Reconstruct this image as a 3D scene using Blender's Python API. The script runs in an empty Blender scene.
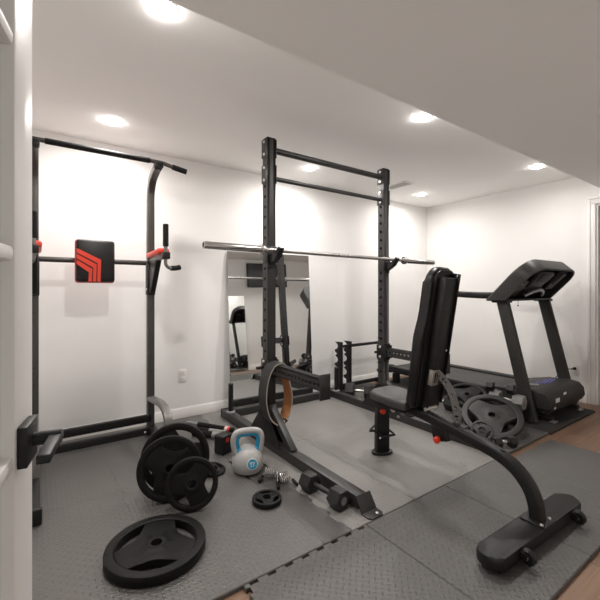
import bpy, bmesh, math, random
from mathutils import Matrix, Vector
random.seed(7)
PI = math.pi
C = bpy.context.scene.collection
SC = bpy.context.scene
MAT4 = {}                                   # object name -> world matrix of its thing

# ------------------------------------------------------------------ materials
def nodes_of(name):
    m = bpy.data.materials.new(name); m.use_nodes = True
    nt = m.node_tree
    return m, nt, nt.nodes['Principled BSDF']
def mat(name, col, rough=0.5, metal=0.0, spec=0.5, noise=0.0, nscale=40, bump=0.0, bscale=300, emit=None, coat=0.0):
    m, nt, b = nodes_of(name)
    b.inputs['Base Color'].default_value = (*col, 1)
    b.inputs['Roughness'].default_value = rough
    b.inputs['Metallic'].default_value = metal
    b.inputs['Specular IOR Level'].default_value = spec
    b.inputs['Coat Weight'].default_value = coat
    tc = nt.nodes.new('ShaderNodeTexCoord')
    if noise > 0:
        n = nt.nodes.new('ShaderNodeTexNoise'); n.inputs['Scale'].default_value = nscale; n.inputs['Detail'].default_value = 5
        nt.links.new(tc.outputs['Object'], n.inputs['Vector'])
        r = nt.nodes.new('ShaderNodeMapRange')
        r.inputs['To Min'].default_value = 1 - noise; r.inputs['To Max'].default_value = 1 + noise
        nt.links.new(n.outputs['Fac'], r.inputs['Value'])
        x = nt.nodes.new('ShaderNodeMix'); x.data_type = 'RGBA'; x.blend_type = 'MULTIPLY'; x.inputs['Factor'].default_value = 1
        x.inputs['A'].default_value = (*col, 1)
        nt.links.new(r.outputs['Result'], x.inputs['B'])
        nt.links.new(x.outputs['Result'], b.inputs['Base Color'])
    if bump > 0:
        n = nt.nodes.new('ShaderNodeTexNoise'); n.inputs['Scale'].default_value = bscale; n.inputs['Detail'].default_value = 3
        nt.links.new(tc.outputs['Object'], n.inputs['Vector'])
        bp = nt.nodes.new('ShaderNodeBump'); bp.inputs['Strength'].default_value = bump; bp.inputs['Distance'].default_value = 0.002
        nt.links.new(n.outputs['Fac'], bp.inputs['Height']); nt.links.new(bp.outputs['Normal'], b.inputs['Normal'])
    if emit:
        b.inputs['Emission Color'].default_value = (*emit[0], 1); b.inputs['Emission Strength'].default_value = emit[1]
    return m

WARM = (1.0, 0.965, 0.925)
LAMP = 95; POWER = 12.4; SPREAD = 172; A_ = math.radians
M = dict(
    wall=mat('wall_paint', (.875, .86, .845), .75, spec=.25, noise=.012, nscale=3, bump=.08, bscale=220),
    ceil=mat('ceiling_paint', (.93, .915, .90), .85, spec=.2),
    trim=mat('white_trim', (.84, .82, .80), .38),
    door=mat('door_paint', (.82, .805, .785), .45, spec=.4),
    black=mat('black_powdercoat', (.011, .0105, .0105), .42, spec=.38, noise=.1, bump=.12, bscale=600),
    rack=mat('rack_steel', (.026, .0245, .024), .40, spec=.5, noise=.08),
    tower=mat('tower_grey_steel', (.068, .062, .058), .34, metal=.25, noise=.08),
    tower_silver=mat('tower_silver_grey', (.22, .21, .20), .38, metal=.6),
    foam=mat('black_foam', (.012, .0115, .0115), .75, spec=.25, bump=.4, bscale=500),
    vinyl=mat('black_vinyl', (.010, .0095, .0095), .36, spec=.42, bump=.25, bscale=350),
    seatv=mat('seat_vinyl', (.058, .056, .055), .42, spec=.5, bump=.3, bscale=300),  # lighter than the backrest vinyl: sheen put into the base colour
    rubber=mat('plate_rubber', (.0075, .007, .007), .5, spec=.2, noise=.12, nscale=25, bump=.25, bscale=260),
    rubber_g=mat('worn_grey_plate', (.034, .0325, .031), .5, spec=.5, noise=.15, nscale=20, bump=.25, bscale=260),
    hexr=mat('hex_rubber', (.017, .016, .0155), .48, spec=.42, noise=.15, bump=.25, bscale=260),
    hexg=mat('hex_grey', (.22, .215, .21), .5, noise=.12),
    chrome=mat('chrome', (.58, .565, .55), .22, metal=1.0),
    knurl=mat('knurled_steel', (.42, .405, .39), .36, metal=1.0, bump=.5, bscale=900),
    bolt=mat('zinc_bolt', (.75, .73, .71), .3, metal=.9),
    red=mat('red_plastic', (.80, .045, .02), .4),
    redpad=mat('red_vinyl', (.82, .06, .03), .42),
    teal=mat('teal_plastic', (.018, .27, .46), .34),
    kettle=mat('kettlebell_grey', (.44, .43, .425), .36, noise=.05),
    white=mat('white_print', (.75, .75, .74), .5),
    leather_o=mat('black_leather', (.014, .013, .0125), .5, bump=.35, bscale=200),
    leather_i=mat('tan_leather', (.50, .22, .085), .6, noise=.15, nscale=30, bump=.3, bscale=260),
    piping=mat('pale_stitching', (.42, .37, .32), .6),
    mirror=mat('mirror_silver', (.86, .875, .865), .015, metal=1.0),
    mirror_b=mat('mirror_back', (.36, .37, .36), .4),
    plastic=mat('treadmill_plastic', (.012, .0115, .0115), .42, spec=.35, bump=.15, bscale=500),
    tgrey=mat('treadmill_grey', (.036, .034, .032), .5, spec=.3, noise=.04),
    tbelt=mat('treadmill_belt', (.045, .043, .042), .6, bump=.4, bscale=400),
    screen=mat('dark_screen', (.012, .013, .015), .15),
    tv=mat('tv_panel', (.05, .05, .055), .35),
    silver=mat('silver_plastic', (.42, .42, .42), .3, metal=.7),
    perf=mat('adjuster_steel', (.23, .22, .215), .4, metal=.55),
    plate_s=mat('brushed_plate', (.42, .38, .34), .4, metal=.6),
    blue=mat('blue_print', (.10, .09, .42), .4),
    orange=mat('orange_mark', (.75, .25, .03), .5),
    dmat=mat('dark_treadmill_mat', (.030, .028, .027), .8, bump=.4, bscale=200),
    plug=mat('outlet_plastic', (.80, .78, .75), .35),
    dark=mat('dark_slot', (.02, .02, .02), .6),
    vent=mat('vent_metal', (.50, .48, .46), .5),
    lens=mat('lamp_lens', (1, 1, 1), .4, emit=(WARM, LAMP)),
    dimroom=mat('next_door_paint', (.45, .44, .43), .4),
)
def mat_glass():
    m, nt, b = nodes_of('door_glass')
    out = nt.nodes['Material Output']
    t = nt.nodes.new('ShaderNodeBsdfTransparent'); t.inputs['Color'].default_value = (.93, .95, .94, 1)
    g = nt.nodes.new('ShaderNodeBsdfGlossy'); g.inputs['Roughness'].default_value = .02
    x = nt.nodes.new('ShaderNodeMixShader')
    x.inputs['Fac'].default_value = .10; nt.links.new(t.outputs[0], x.inputs[1]); nt.links.new(g.outputs[0], x.inputs[2])
    nt.links.new(x.outputs[0], out.inputs['Surface'])
    return m
M['glass'] = mat_glass()

def mat_foam_tile(name, col, angle=0.0, strength=.62, rough=.38, sc=44):
    """EVA foam tile: small raised dashes laid in a woven pattern"""
    m, nt, b = nodes_of(name); L = nt.links; N = nt.nodes
    b.inputs['Roughness'].default_value = rough; b.inputs['Specular IOR Level'].default_value = .85
    tc = N.new('ShaderNodeTexCoord'); mp = N.new('ShaderNodeMapping')
    mp.inputs['Rotation'].default_value = (0, 0, angle); mp.inputs['Scale'].default_value = (sc, sc, sc)
    L.new(tc.outputs['Object'], mp.inputs['Vector'])
    sp = N.new('ShaderNodeSeparateXYZ'); L.new(mp.outputs['Vector'], sp.inputs[0])
    def mth(op, a, c=None, cl=False):
        n = N.new('ShaderNodeMath'); n.operation = op; n.use_clamp = cl
        for i, v in enumerate((a, c)):
            if v is None: continue
            if isinstance(v, (int, float)): n.inputs[i].default_value = v
            else: L.new(v, n.inputs[i])
        return n.outputs[0]
    x, y = sp.outputs['X'], sp.outputs['Y']
    par = mth('FLOORED_MODULO', mth('ADD', mth('FLOOR', x), mth('FLOOR', y)), 2)
    fx, fy = mth('SUBTRACT', mth('FRACT', x), .5), mth('SUBTRACT', mth('FRACT', y), .5)
    inv = mth('SUBTRACT', 1, par)
    a = mth('ADD', mth('MULTIPLY', fx, par), mth('MULTIPLY', fy, inv))
    c = mth('ADD', mth('MULTIPLY', fy, par), mth('MULTIPLY', fx, inv))
    d = mth('ADD', mth('POWER', mth('MULTIPLY', mth('ABSOLUTE', a), 2.0), 2), mth('POWER', mth('MULTIPLY', mth('ABSOLUTE', c), 5.5), 2))
    h = mth('SUBTRACT', 1, d, True)
    bp = N.new('ShaderNodeBump'); bp.inputs['Strength'].default_value = strength; bp.inputs['Distance'].default_value = .0025
    L.new(h, bp.inputs['Height']); L.new(bp.outputs['Normal'], b.inputs['Normal'])
    n = N.new('ShaderNodeTexNoise'); n.inputs['Scale'].default_value = 5; n.inputs['Detail'].default_value = 6
    L.new(tc.outputs['Object'], n.inputs['Vector'])
    r = N.new('ShaderNodeMapRange'); r.inputs['To Min'].default_value = .86; r.inputs['To Max'].default_value = 1.14
    L.new(n.outputs['Fac'], r.inputs['Value'])
    mx = N.new('ShaderNodeMix'); mx.data_type = 'RGBA'; mx.blend_type = 'MULTIPLY'; mx.inputs['Factor'].default_value = 1
    mx.inputs['A'].default_value = (*col, 1); L.new(r.outputs['Result'], mx.inputs['B']); L.new(mx.outputs['Result'], b.inputs['Base Color'])
    return m
M['tile'] = mat_foam_tile('grey_foam_tile', (.098, .092, .087))
M['tile_lit'] = mat_foam_tile('grey_foam_tile_lit', (.20, .189, .18))  # centre mats: lamplight and wall sheen put into a paler base colour
M['tile_b'] = mat_foam_tile('grey_foam_tile_turned', (.10, .094, .089), PI/4)
M['tile_c'] = mat_foam_tile('front_foam_tile', (.086, .081, .077), PI/4, .8, .5, 40)
M['strip'] = mat_foam_tile('foam_edge_strip', (.075, .07, .067), 0, .4)

def mat_planks():
    m, nt, b = nodes_of('laminate_planks'); L = nt.links; N = nt.nodes
    tc = N.new('ShaderNodeTexCoord')
    br = N.new('ShaderNodeTexBrick'); br.offset = .37; br.inputs['Scale'].default_value = 1
    br.inputs['Brick Width'].default_value = 1.2; br.inputs['Row Height'].default_value = .125
    br.inputs['Mortar Size'].default_value = .0016; br.inputs['Color1'].default_value = (.26, .155, .098, 1)
    br.inputs['Color2'].default_value = (.18, .105, .066, 1); br.inputs['Mortar'].default_value = (.05, .03, .02, 1)
    L.new(tc.outputs['Object'], br.inputs['Vector'])
    mp = N.new('ShaderNodeMapping'); mp.inputs['Scale'].default_value = (1.5, 26, 1); L.new(tc.outputs['Object'], mp.inputs['Vector'])
    n = N.new('ShaderNodeTexNoise'); n.inputs['Scale'].default_value = 2.2; n.inputs['Detail'].default_value = 8; n.inputs['Distortion'].default_value = .6
    L.new(mp.outputs[0], n.inputs['Vector'])
    r = N.new('ShaderNodeMapRange'); r.inputs['To Min'].default_value = .55; r.inputs['To Max'].default_value = 1.45; L.new(n.outputs['Fac'], r.inputs['Value'])
    mx = N.new('ShaderNodeMix'); mx.data_type = 'RGBA'; mx.blend_type = 'MULTIPLY'; mx.inputs['Factor'].default_value = 1
    L.new(br.outputs['Color'], mx.inputs['A']); L.new(r.outputs['Result'], mx.inputs['B']); L.new(mx.outputs['Result'], b.inputs['Base Color'])
    b.inputs['Roughness'].default_value = .38
    return m
M['planks'] = mat_planks()

# ------------------------------------------------------------------ mesh builder
def fr(x, y, z, o):                          # frame matrix from axes
    m = Matrix.Identity(4)
    for i, a in enumerate((x, y, z)):
        for k in range(3): m[k][i] = a[k]
    for k in range(3): m[k][3] = o[k]
    return m
def zto(d, o=(0, 0, 0), up=(0, 0, 1)):       # frame whose z axis is d
    z = Vector(d).normalized(); u = Vector(up)
    if abs(z.dot(u)) > .99: u = Vector((0, 1, 0))
    x = u.cross(z).normalized(); y = z.cross(x)
    return fr(x, y, z, o)
def smooth(pts, n=6, closed=False):          # Catmull-Rom through the points
    P = [Vector(p) for p in pts]; out = []; k = len(P)
    for i in range(k if closed else k-1):
        a = P[(i-1) % k] if (closed or i) else P[0]*2-P[1]
        b, c = P[i], P[(i+1) % k]
        d = P[(i+2) % k] if (closed or i+2 < k) else P[-1]*2-P[-2]
        for j in range(n):
            t = j/n
            out.append(.5*((2*b)+(c-a)*t+(2*a-5*b+4*c-d)*t*t+(3*b-a-3*c+d)*t**3))
    if not closed: out.append(P[-1])
    return out
class MB:
    def __init__(s): s.b = bmesh.new(); s.mats = []; s.m = 0
    def use(s, m):
        m = M[m]
        if m not in s.mats: s.mats.append(m)
        s.m = s.mats.index(m); return s
    def face(s, vs):
        try: f = s.b.faces.new(vs); f.material_index = s.m; return f
        except ValueError: return None
    def box(s, c, size, rot=None, bev=0.0, seg=2):
        m = (Matrix.Translation(c) @ rot.to_4x4()) if rot is not None else Matrix.Translation(c)
        h = [d/2 for d in size]
        v = [s.b.verts.new(m @ Vector((x*h[0], y*h[1], z*h[2]))) for z in (-1, 1) for y in (-1, 1) for x in (-1, 1)]
        fs = [s.face([v[i] for i in q]) for q in ((0, 2, 3, 1), (4, 5, 7, 6), (0, 1, 5, 4), (2, 6, 7, 3), (0, 4, 6, 2), (1, 3, 7, 5))]
        if bev > 0:
            es = list({e for f in fs for e in f.edges})
            r = bmesh.ops.bevel(s.b, geom=es, offset=min(bev, min(h)*.98), segments=seg, affect='EDGES', profile=.5)
            for f in r['faces']: f.material_index = s.m
        return s
    def beam(s, p0, p1, w, h, up=(0, 0, 1), bev=.004, seg=2):     # box from p0 to p1, w sideways, h along up
        p0, p1 = Vector(p0), Vector(p1); m = zto(p1-p0, (p0+p1)/2, up)
        return s.box((p0+p1)/2, (w, h, (p1-p0).length), m.to_3x3(), bev, seg)
    def sweep(s, pts, prof, up=(0, 0, 1), closed=False, cap=True):
        P = [Vector(p) for p in pts]; k = len(P); rings = []; ux = None
        for i, p in enumerate(P):
            a = P[i-1] if (i or closed) else p; c = P[(i+1) % k] if (i < k-1 or closed) else p
            t = (c-a).normalized()
            if up is not None:
                u = Vector(up); x = u.cross(t)
                if x.length < 1e-4: x = ux if ux is not None else Vector((1, 0, 0))
                x.normalize()
            else:
                if ux is None: x = t.orthogonal().normalized()
                else: x = (ux - t*ux.dot(t)).normalized()
            ux = x; y = t.cross(x)
            rings.append([s.b.verts.new(p+x*q[0]+y*q[1]) for q in prof])
        n = len(prof)
        for i in range(k if closed else k-1):
            A, B = rings[i], rings[(i+1) % k]
            for j in range(n): s.face((A[j], A[(j+1) % n], B[(j+1) % n], B[j]))
        if cap and not closed:
            s.face(rings[0][::-1]); s.face(rings[-1])
        return s
    def tube(s, pts, r, n=12, up=None, closed=False):
        return s.sweep(pts, [(r*math.cos(2*PI*i/n), r*math.sin(2*PI*i/n)) for i in range(n)], up, closed)
    def rod(s, p0, p1, r, n=16, bev=0.0):
        d = Vector(p1)-Vector(p0); L = d.length; b = min(bev, r*.6)
        pr = [(0, 0), (r-b, 0), (r, b), (r, L-b), (r-b, L), (0, L)] if b else [(0, 0), (r, 0), (r, L), (0, L)]
        return s.lathe(pr, zto(d, p0), n)
    def bar(s, pts, w, h, up=(0, 0, 1), r=.006):  # rounded-rectangle sweep
        pr = []
        for cx, cy, a in ((w/2-r, h/2-r, 0), (-w/2+r, h/2-r, 90), (-w/2+r, -h/2+r, 180), (w/2-r, -h/2+r, 270)):
            for k in range(4):
                t = math.radians(a+30*k); pr.append((cx+r*math.cos(t), cy+r*math.sin(t)))
        return s.sweep(pts, pr, up)
    def lathe(s, prof, m=None, n=32):
        m = m or Matrix.Identity(4); rings = []
        for r, z in prof:
            if r < 1e-6: rings.append([s.b.verts.new(m @ Vector((0, 0, z)))])
            else: rings.append([s.b.verts.new(m @ Vector((r*math.cos(2*PI*i/n), r*math.sin(2*PI*i/n), z))) for i in range(n)])
        for A, B in zip(rings, rings[1:]):
            for j in range(n):
                k = (j+1) % n
                if len(A) == 1 and len(B) == 1: continue
                if len(A) == 1: s.face((A[0], B[k], B[j]))
                elif len(B) == 1: s.face((A[j], A[k], B[0]))
                else: s.face((A[j], A[k], B[k], B[j]))
        return s
    def prism(s, poly, z0, z1, m=None, bev=0.0, seg=2, both=True):
        m = m or Matrix.Identity(4)
        A = [s.b.verts.new(m @ Vector((x, y, z0))) for x, y in poly]
        B = [s.b.verts.new(m @ Vector((x, y, z1))) for x, y in poly]
        n = len(poly)
        for j in range(n): s.face((A[j], A[(j+1) % n], B[(j+1) % n], B[j]))
        fa, fb = s.face(A[::-1]), s.face(B)
        if bev > 0:
            es = list(fb.edges)+(list(fa.edges) if both else [])
            r = bmesh.ops.bevel(s.b, geom=es, offset=bev, segments=seg, affect='EDGES', profile=.5)
            for f in r['faces']: f.material_index = s.m
        return s
    def holed(s, m, w, cells, depth=.006, n=16):
        """strip in the xy plane of m: x across (width w), y along; cells = [(y0, y1, hole radius or 0)]"""
        for y0, y1, r in cells:
            cy = (y0+y1)/2
            q = [(w/2, cy), (w/2, y1), (0, y1), (-w/2, y1), (-w/2, cy), (-w/2, y0), (0, y0), (w/2, y0)]
            V = [s.b.verts.new(m @ Vector((x, y, 0))) for x, y in q]
            if not r: s.face(V); continue
            R = []; D = []
            for i in range(n):
                a = 2*PI*i/n
                R.append(s.b.verts.new(m @ Vector((r*math.cos(a), cy+r*math.sin(a), 0))))
                D.append(s.b.verts.new(m @ Vector((r*math.cos(a), cy+r*math.sin(a), -depth))))
            k = n//8
            for i in range(8):
                s.face([V[i], V[(i+1) % 8]]+[R[(i*k+j) % n] for j in range(k, -1, -1)])
            for i in range(n): s.face((R[i], R[(i+1) % n], D[(i+1) % n], D[i]))
        return s
    def ball(s, c, r, sc=(1, 1, 1), n=16):
        pr = [(r*math.sin(PI*i/n)*1.0, -r*math.cos(PI*i/n)) for i in range(n+1)]
        pr[0] = (0, -r); pr[-1] = (0, r)
        return s.lathe(pr, Matrix.Translation(c) @ Matrix.Diagonal((*sc, 1)), n*2)
    def build(s, name, m, parent=None, sharp=38, world=True):
        if m: s.mats = [M[m]] + [x for x in s.mats if x is not M[m]] if not s.mats else s.mats
        if parent is not None and world:
            inv = MAT4.get(parent.name, Matrix.Identity(4)).inverted()
            s.b.transform(inv)
        bmesh.ops.remove_doubles(s.b, verts=s.b.verts, dist=1e-6)
        bmesh.ops.recalc_face_normals(s.b, faces=s.b.faces)
        me = bpy.data.meshes.new(name); s.b.to_mesh(me); s.b.free()
        for x in s.mats: me.materials.append(x)
        me.polygons.foreach_set('use_smooth', [True]*len(me.polygons))
        me.set_sharp_from_angle(angle=math.radians(sharp))
        o = bpy.data.objects.new(name, me); C.objects.link(o)
        if parent is not None:
            o.parent = parent; MAT4[o.name] = MAT4.get(parent.name, Matrix.Identity(4))
        else: MAT4[o.name] = Matrix.Identity(4)
        return o
def tag(o, label, cat, group=None):
    o['label'] = label; o['category'] = cat
    if group: o['group'] = group
    return o
def thing(name, label, cat, loc=(0, 0, 0), rz=0.0, group=None, m=None):
    o = bpy.data.objects.new(name, None); C.objects.link(o); o.empty_display_size = .1
    w = m if m is not None else Matrix.Translation(loc) @ Matrix.Rotation(rz, 4, 'Z')
    o.matrix_world = w; MAT4[o.name] = w.copy()
    return tag(o, label, cat, group)
def struct(mb, name, m):
    o = mb.build(name, m); o['kind'] = 'structure'; return o
def dup(root, m, label, group=None):
    r = root.copy(); C.objects.link(r); r.matrix_world = m; r['label'] = label
    if group: r['group'] = group
    def rec(src, dst):
        for ch in list(src.children):
            c = ch.copy(); C.objects.link(c); c.parent = dst; rec(ch, c)
    rec(root, r)
    return r
def B(m): return MB().use(m)
T = Matrix.Translation
def bolt_on(mb, p, d, r=.009, h=.006):
    mb.lathe([(0, 0), (r, 0), (r, h*.6), (r*.7, h), (0, h)], zto(d, p), 10)

# ------------------------------------------------------------------ the room
CEIL, SOF, YB, XR, XL, YF, ZF = 2.35, 2.15, 3.43, 4.68, -.62, -.02, -.018
struct(B('planks').box(((XL+XR)/2, 1.0, ZF-.05), (XR-XL+.4, 5.2, .1)), 'floor', None)
struct(B('ceil').box(((XL+XR)/2, (1.32+YB+.1)/2, CEIL+.05), (XR-XL+.4, YB+.1-1.32, .1)), 'ceiling', None)
struct(B('ceil').box(((XL+XR)/2, (1.32-1.6)/2, (SOF+CEIL+.1)/2), (XR-XL+.4, 2.92, CEIL+.1-SOF)), 'beam', None)
struct(B('wall').box(((XL+XR)/2, YB+.06, (CEIL+ZF)/2), (XR-XL+.3, .12, CEIL-ZF)), 'wall_back', None)
# right wall with a doorway
D0, D1, DH = .62, 1.405, 2.03
w = B('wall'); w.box((XR+.06, (D1+YB)/2, (CEIL+ZF)/2), (.12, YB-D1, CEIL-ZF)); w.box((XR+.06, (D0-.1)/2, (CEIL+ZF)/2), (.12, D0+.1, CEIL-ZF))
w.box((XR+.06, (D0+D1)/2, (CEIL+DH)/2), (.12, D1-D0, CEIL-DH)); struct(w, 'wall_right', None)
struct(B('wall').box((XL-.06, (YB+YF)/2, (CEIL+ZF)/2), (.12, YB-YF, CEIL-ZF)), 'wall_left', None)
J0, J1 = -.215, .62                           # doorway the camera stands in
w = B('wall'); w.box(((XL+J0)/2, YF-.06, (CEIL+ZF)/2), (J0-XL, .12, CEIL-ZF)); w.box(((J1+XR)/2, YF-.06, (CEIL+ZF)/2), (XR-J1, .12, CEIL-ZF))
w.box(((J0+J1)/2, YF-.06, (CEIL+2.03)/2), (J1-J0, .12, CEIL-2.03)); struct(w, 'wall_front', None)
# baseboards: stepped profile
def baseboard(name, p0, p1, nrm):
    n = Vector(nrm); mb = B('trim')
    pr = [(0, 0), (.016, 0), (.016, .062), (.012, .070), (.012, .082), (.006, .094), (.003, .100), (0, .100)]
    d = (Vector(p1)-Vector(p0)); L = d.length
    mb.prism(pr, 0, L, fr(n, (0, 0, 1), n.cross(Vector((0, 0, 1))), p0 if n.cross(Vector((0, 0, 1))).dot(d) > 0 else p1)); struct(mb, name, None)
baseboard('baseboard_back', (XL, YB, ZF), (XR, YB, ZF), (0, -1, 0))
baseboard('baseboard_right', (XR, D1+.075, ZF), (XR, YB-.016, ZF), (-1, 0, 0))
baseboard('baseboard_left', (XL, YF, ZF), (XL, YB-.016, ZF), (1, 0, 0))
baseboard('baseboard_front', (J1+.08, YF, ZF), (XR-.016, YF, ZF), (0, 1, 0))
# casing round the right doorway
w = B('trim')
for y in (D1+.035, D0-.035):
    w.box((XR-.009, y, (DH+ZF+.075)/2), (.018, .07, DH-ZF+.075), bev=.003); w.box((XR-.014, y+(.018 if y > 1 else -.018), (DH+ZF+.075)/2), (.028, .022, DH-ZF+.075), bev=.006)
w.box((XR-.010, (D0+D1)/2, DH+.0385), (.020, D1-D0+.143, .077), bev=.003); w.box((XR-.015, (D0+D1)/2, DH+.0605), (.030, D1-D0+.142, .022), bev=.006)
w.box((XR+.06, D1-.008, (DH+ZF)/2), (.12, .016, DH-ZF)); w.box((XR+.06, D0+.008, (DH+ZF)/2), (.12, .016, DH-ZF)); w.box((XR+.06, (D0+D1)/2, DH-.008), (.12, D1-D0-.032, .016))
struct(w, 'trim_1', None)
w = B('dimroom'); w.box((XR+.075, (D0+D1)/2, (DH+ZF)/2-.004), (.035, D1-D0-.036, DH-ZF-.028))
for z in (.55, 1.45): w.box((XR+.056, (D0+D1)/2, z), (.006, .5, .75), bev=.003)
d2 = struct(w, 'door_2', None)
hb = B('chrome'); hb.ball((XR+.01, D1-.09, .95), .027); hb.rod((XR+.06, D1-.09, .95), (XR+.02, D1-.09, .95), .011); hb.build('door_knob', None, d2)

# ------------------------------------------------------------------ the open glazed door at the left
de = Vector((-.004, .762, 0)); dd = Vector((.208, .978, 0)).normalized(); dn = Vector((dd.y, -dd.x, 0))
DW, DT = .765, .035
def dp(s, n, z): return de - dd*s + dn*n + Vector((0, 0, z))
DM = fr(-dd, dn, (0, 0, 1), (0, 0, 0)).to_3x3()
def dbox(mb, s0, s1, n0, n1, z0, z1, bev=.002):
    mb.box(dp((s0+s1)/2, (n0+n1)/2, (z0+z1)/2), (s1-s0, n1-n0, z1-z0), DM, bev)
w = B('door'); st = .092
dbox(w, 0, st, -DT, 0, 0, 2.0); dbox(w, DW-st, DW, -DT, 0, 0, 2.0)
dbox(w, st, DW-st, -DT, 0, 1.80, 2.0); dbox(w, st, DW-st, -DT, 0, 0, .31)
cols = [st+(DW-2*st)*k/3 for k in range(4)]
for z in (1.51, 1.207, .908, .61): dbox(w, st, DW-st, -.029, -.001, z-.011, z+.011, .007)
for c in cols[1:3]: dbox(w, c-.011, c+.011, -.029, -.001, .31, 1.80, .006)
# sloped glazing stops round the opening
for s0, s1, z0, z1 in ((st, st+.005, .31, 1.80), (DW-st-.005, DW-st, .31, 1.80), (st, DW-st, .31, .322), (st, DW-st, 1.788, 1.80)):
    dbox(w, s0, s1, -.029, .0004, z0, z1, .003)
door = struct(w, 'door_1', None)
w = B('glass'); dbox(w, st+.002, DW-st-.002, -.0195, -.0155, .312, 1.798, 0); w.build('window_pane', None, door)
w = B('black'); dbox(w, .026, .088, .0005, .013, .896, .956, .0015)
w.rod(dp(.052, .013, .926), dp(.052, .050, .926), .0105, 20); dbox(w, .040, .140, .034, .051, .919, .932, .002)
w.build('lever_handle', None, door)
for z in (.25, 1.0, 1.75):
    w = B('chrome'); w.rod(dp(DW+.004, .003, z-.045), dp(DW+.004, .003, z+.045), .007, 10); w.build('hinge', None, door)

# ------------------------------------------------------------------ floor mats
def teeth(p0, p1, pitch=.078, amp=.011):
    p0, p1 = Vector((*p0, 0)), Vector((*p1, 0)); d = p1-p0; L = d.length; d.normalize(); nn = Vector((-d.y, d.x, 0))
    k = max(2, int(round(L/pitch))); h = L/k; out = [p0]
    for i in range(k):
        s = 1 if i % 2 else -1
        a, b_ = .10, .90
        if 0 < i < k-0:
            pass
        out += [p0+d*(h*(i+a))+nn*amp*s*.55, p0+d*(h*(i+.02))+nn*amp*s, p0+d*(h*(i+.98))+nn*amp*s, p0+d*(h*(i+b_))+nn*amp*s*.55] if False else \
               [p0+d*(h*(i+.12))+nn*amp*s, p0+d*(h*(i+.88))+nn*amp*s]
    out.append(p1)
    return [(p.x, p.y) for p in out]
def tile(label, x0, x1, y0, y1, m='tile', et=(0, 0, 0, 0), bev=.0035):
    """et: which edges interlock (front, right, back, left)"""
    g = .0009 if any(et) else .0016
    poly = []
    cs = [(x0+g, y0+g), (x1-g, y0+g), (x1-g, y1-g), (x0+g, y1-g)]
    for i in range(4):
        a, b_ = cs[i], cs[(i+1) % 4]
        if et[i]:
            if i >= 2: pts = teeth(b_, a)[::-1]
            else: pts = teeth(a, b_)
            poly += pts[:-1]
        else: poly.append(a)
    o = B(m).prism(poly, -.0178, 0, None, bev, 1, both=False).build('foam_mat', None)
    return tag(o, label, 'mat', 'interlocking foam floor mats')
XA = (-.50, .40, 1.07, 1.24, 1.705, 2.64, 3.405)
Y0, Y1, Y2 = 1.335, 2.36, 3.395
tile('grey foam mat under the raised foot of the power tower beside the open door', XA[0], XA[1], Y0, Y1, 'tile', (0, 1, 1, 0))
tile('grey foam mat under the big weight plate lying flat', XA[1], XA[2], Y0, Y1, 'tile', (0, 1, 1, 1))
tile('grey foam mat under the tower crossbars in the corner behind the door', XA[0], XA[1], Y1, Y2, 'tile', (1, 1, 0, 0))
tile('grey foam mat by the baseboard below the small back wall outlet', XA[1], XA[2], Y1, Y2, 'tile_b', (1, 1, 0, 1))
tile('narrow darker foam strip beside the small plate lying flat on the floor', XA[2], XA[3], Y0, 2.05, 'strip', (0, 1, 0, 1))
tile('narrow darker foam strip continuing behind the kettlebell to the wall', XA[2], XA[3], 2.05, Y2, 'tile', (0, 1, 0, 1))
tile('grey foam mat under the rack foot with the bent end plate', XA[3], XA[4], Y0, Y1, 'tile_lit', (0, 1, 1, 1))
tile('grey foam mat under the rear left corner of the rack and mirror', XA[3], XA[4], Y1, Y2, 'tile_lit', (1, 1, 0, 1))
tile('grey foam mat under the bench front leg', XA[4], XA[5], Y0, Y1, 'tile_lit', (0, 1, 1, 1))
tile('grey foam mat between the rack uprights in front of the mirror', XA[4], XA[5], Y1, Y2, 'tile_lit', (1, 1, 0, 1))
tile('grey foam mat under the big plate leaning by the treadmill', XA[5], XA[6], Y0, Y1, 'tile_c', (0, 0, 1, 1))
tile('grey foam mat under the dumbbell stand in the far corner', XA[5], XA[6], Y1, Y2, 'tile_c', (1, 0, 0, 1))
# the front row; the first tile shows empty sockets along the seam
def socket_tile(label, x0, x1, y0, y1):
    poly = [(x0, y0), (x1-.0018, y0), (x1-.0018, y1)]
    n = 8; h = (x1-x0)/n
    for i in range(n):
        x = x1-h*(i+.5)
        for dx, dy in ((.017, 0), (.023, -.021), (-.023, -.021), (-.017, 0)): poly.append((x+dx, y1+dy))
    poly.append((x0, y1))
    k = 9; hh = (y1-y0)/k
    for i in range(k):
        y = y1-hh*(i+.5)
        for dy, dx in ((.014, 0), (.02, .02), (-.02, .02), (-.014, 0)): poly.append((x0+dx, y+dy))
    o = B('tile_c').prism(poly, -.0178, 0, None, .003, 1, both=False).build('foam_mat', None)
    return tag(o, label, 'mat', 'interlocking foam floor mats')
socket_tile('front foam mat with a row of empty dark sockets along its seam', .665, 1.335, .61, Y0-.002)
tile('front foam mat joining the socketed mat and reaching the bench foot', 1.335, 1.98, .61, Y0-.002, 'tile_c')
tile('front foam mat under the wheeled end of the bench foot', 1.98, 2.62, .61, Y0-.002, 'tile_c', bev=.0015)
tile('foam mat at the end of the front row beside bare planks', 2.62, 3.265, .61, Y0-.06, 'tile_c', bev=.0015)
o = B('dmat').box((3.90, 2.30, -.0091), (.975, 1.95, .0174), bev=.003).build('treadmill_mat', None)
tag(o, 'thin black mat under the treadmill', 'mat')

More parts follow.
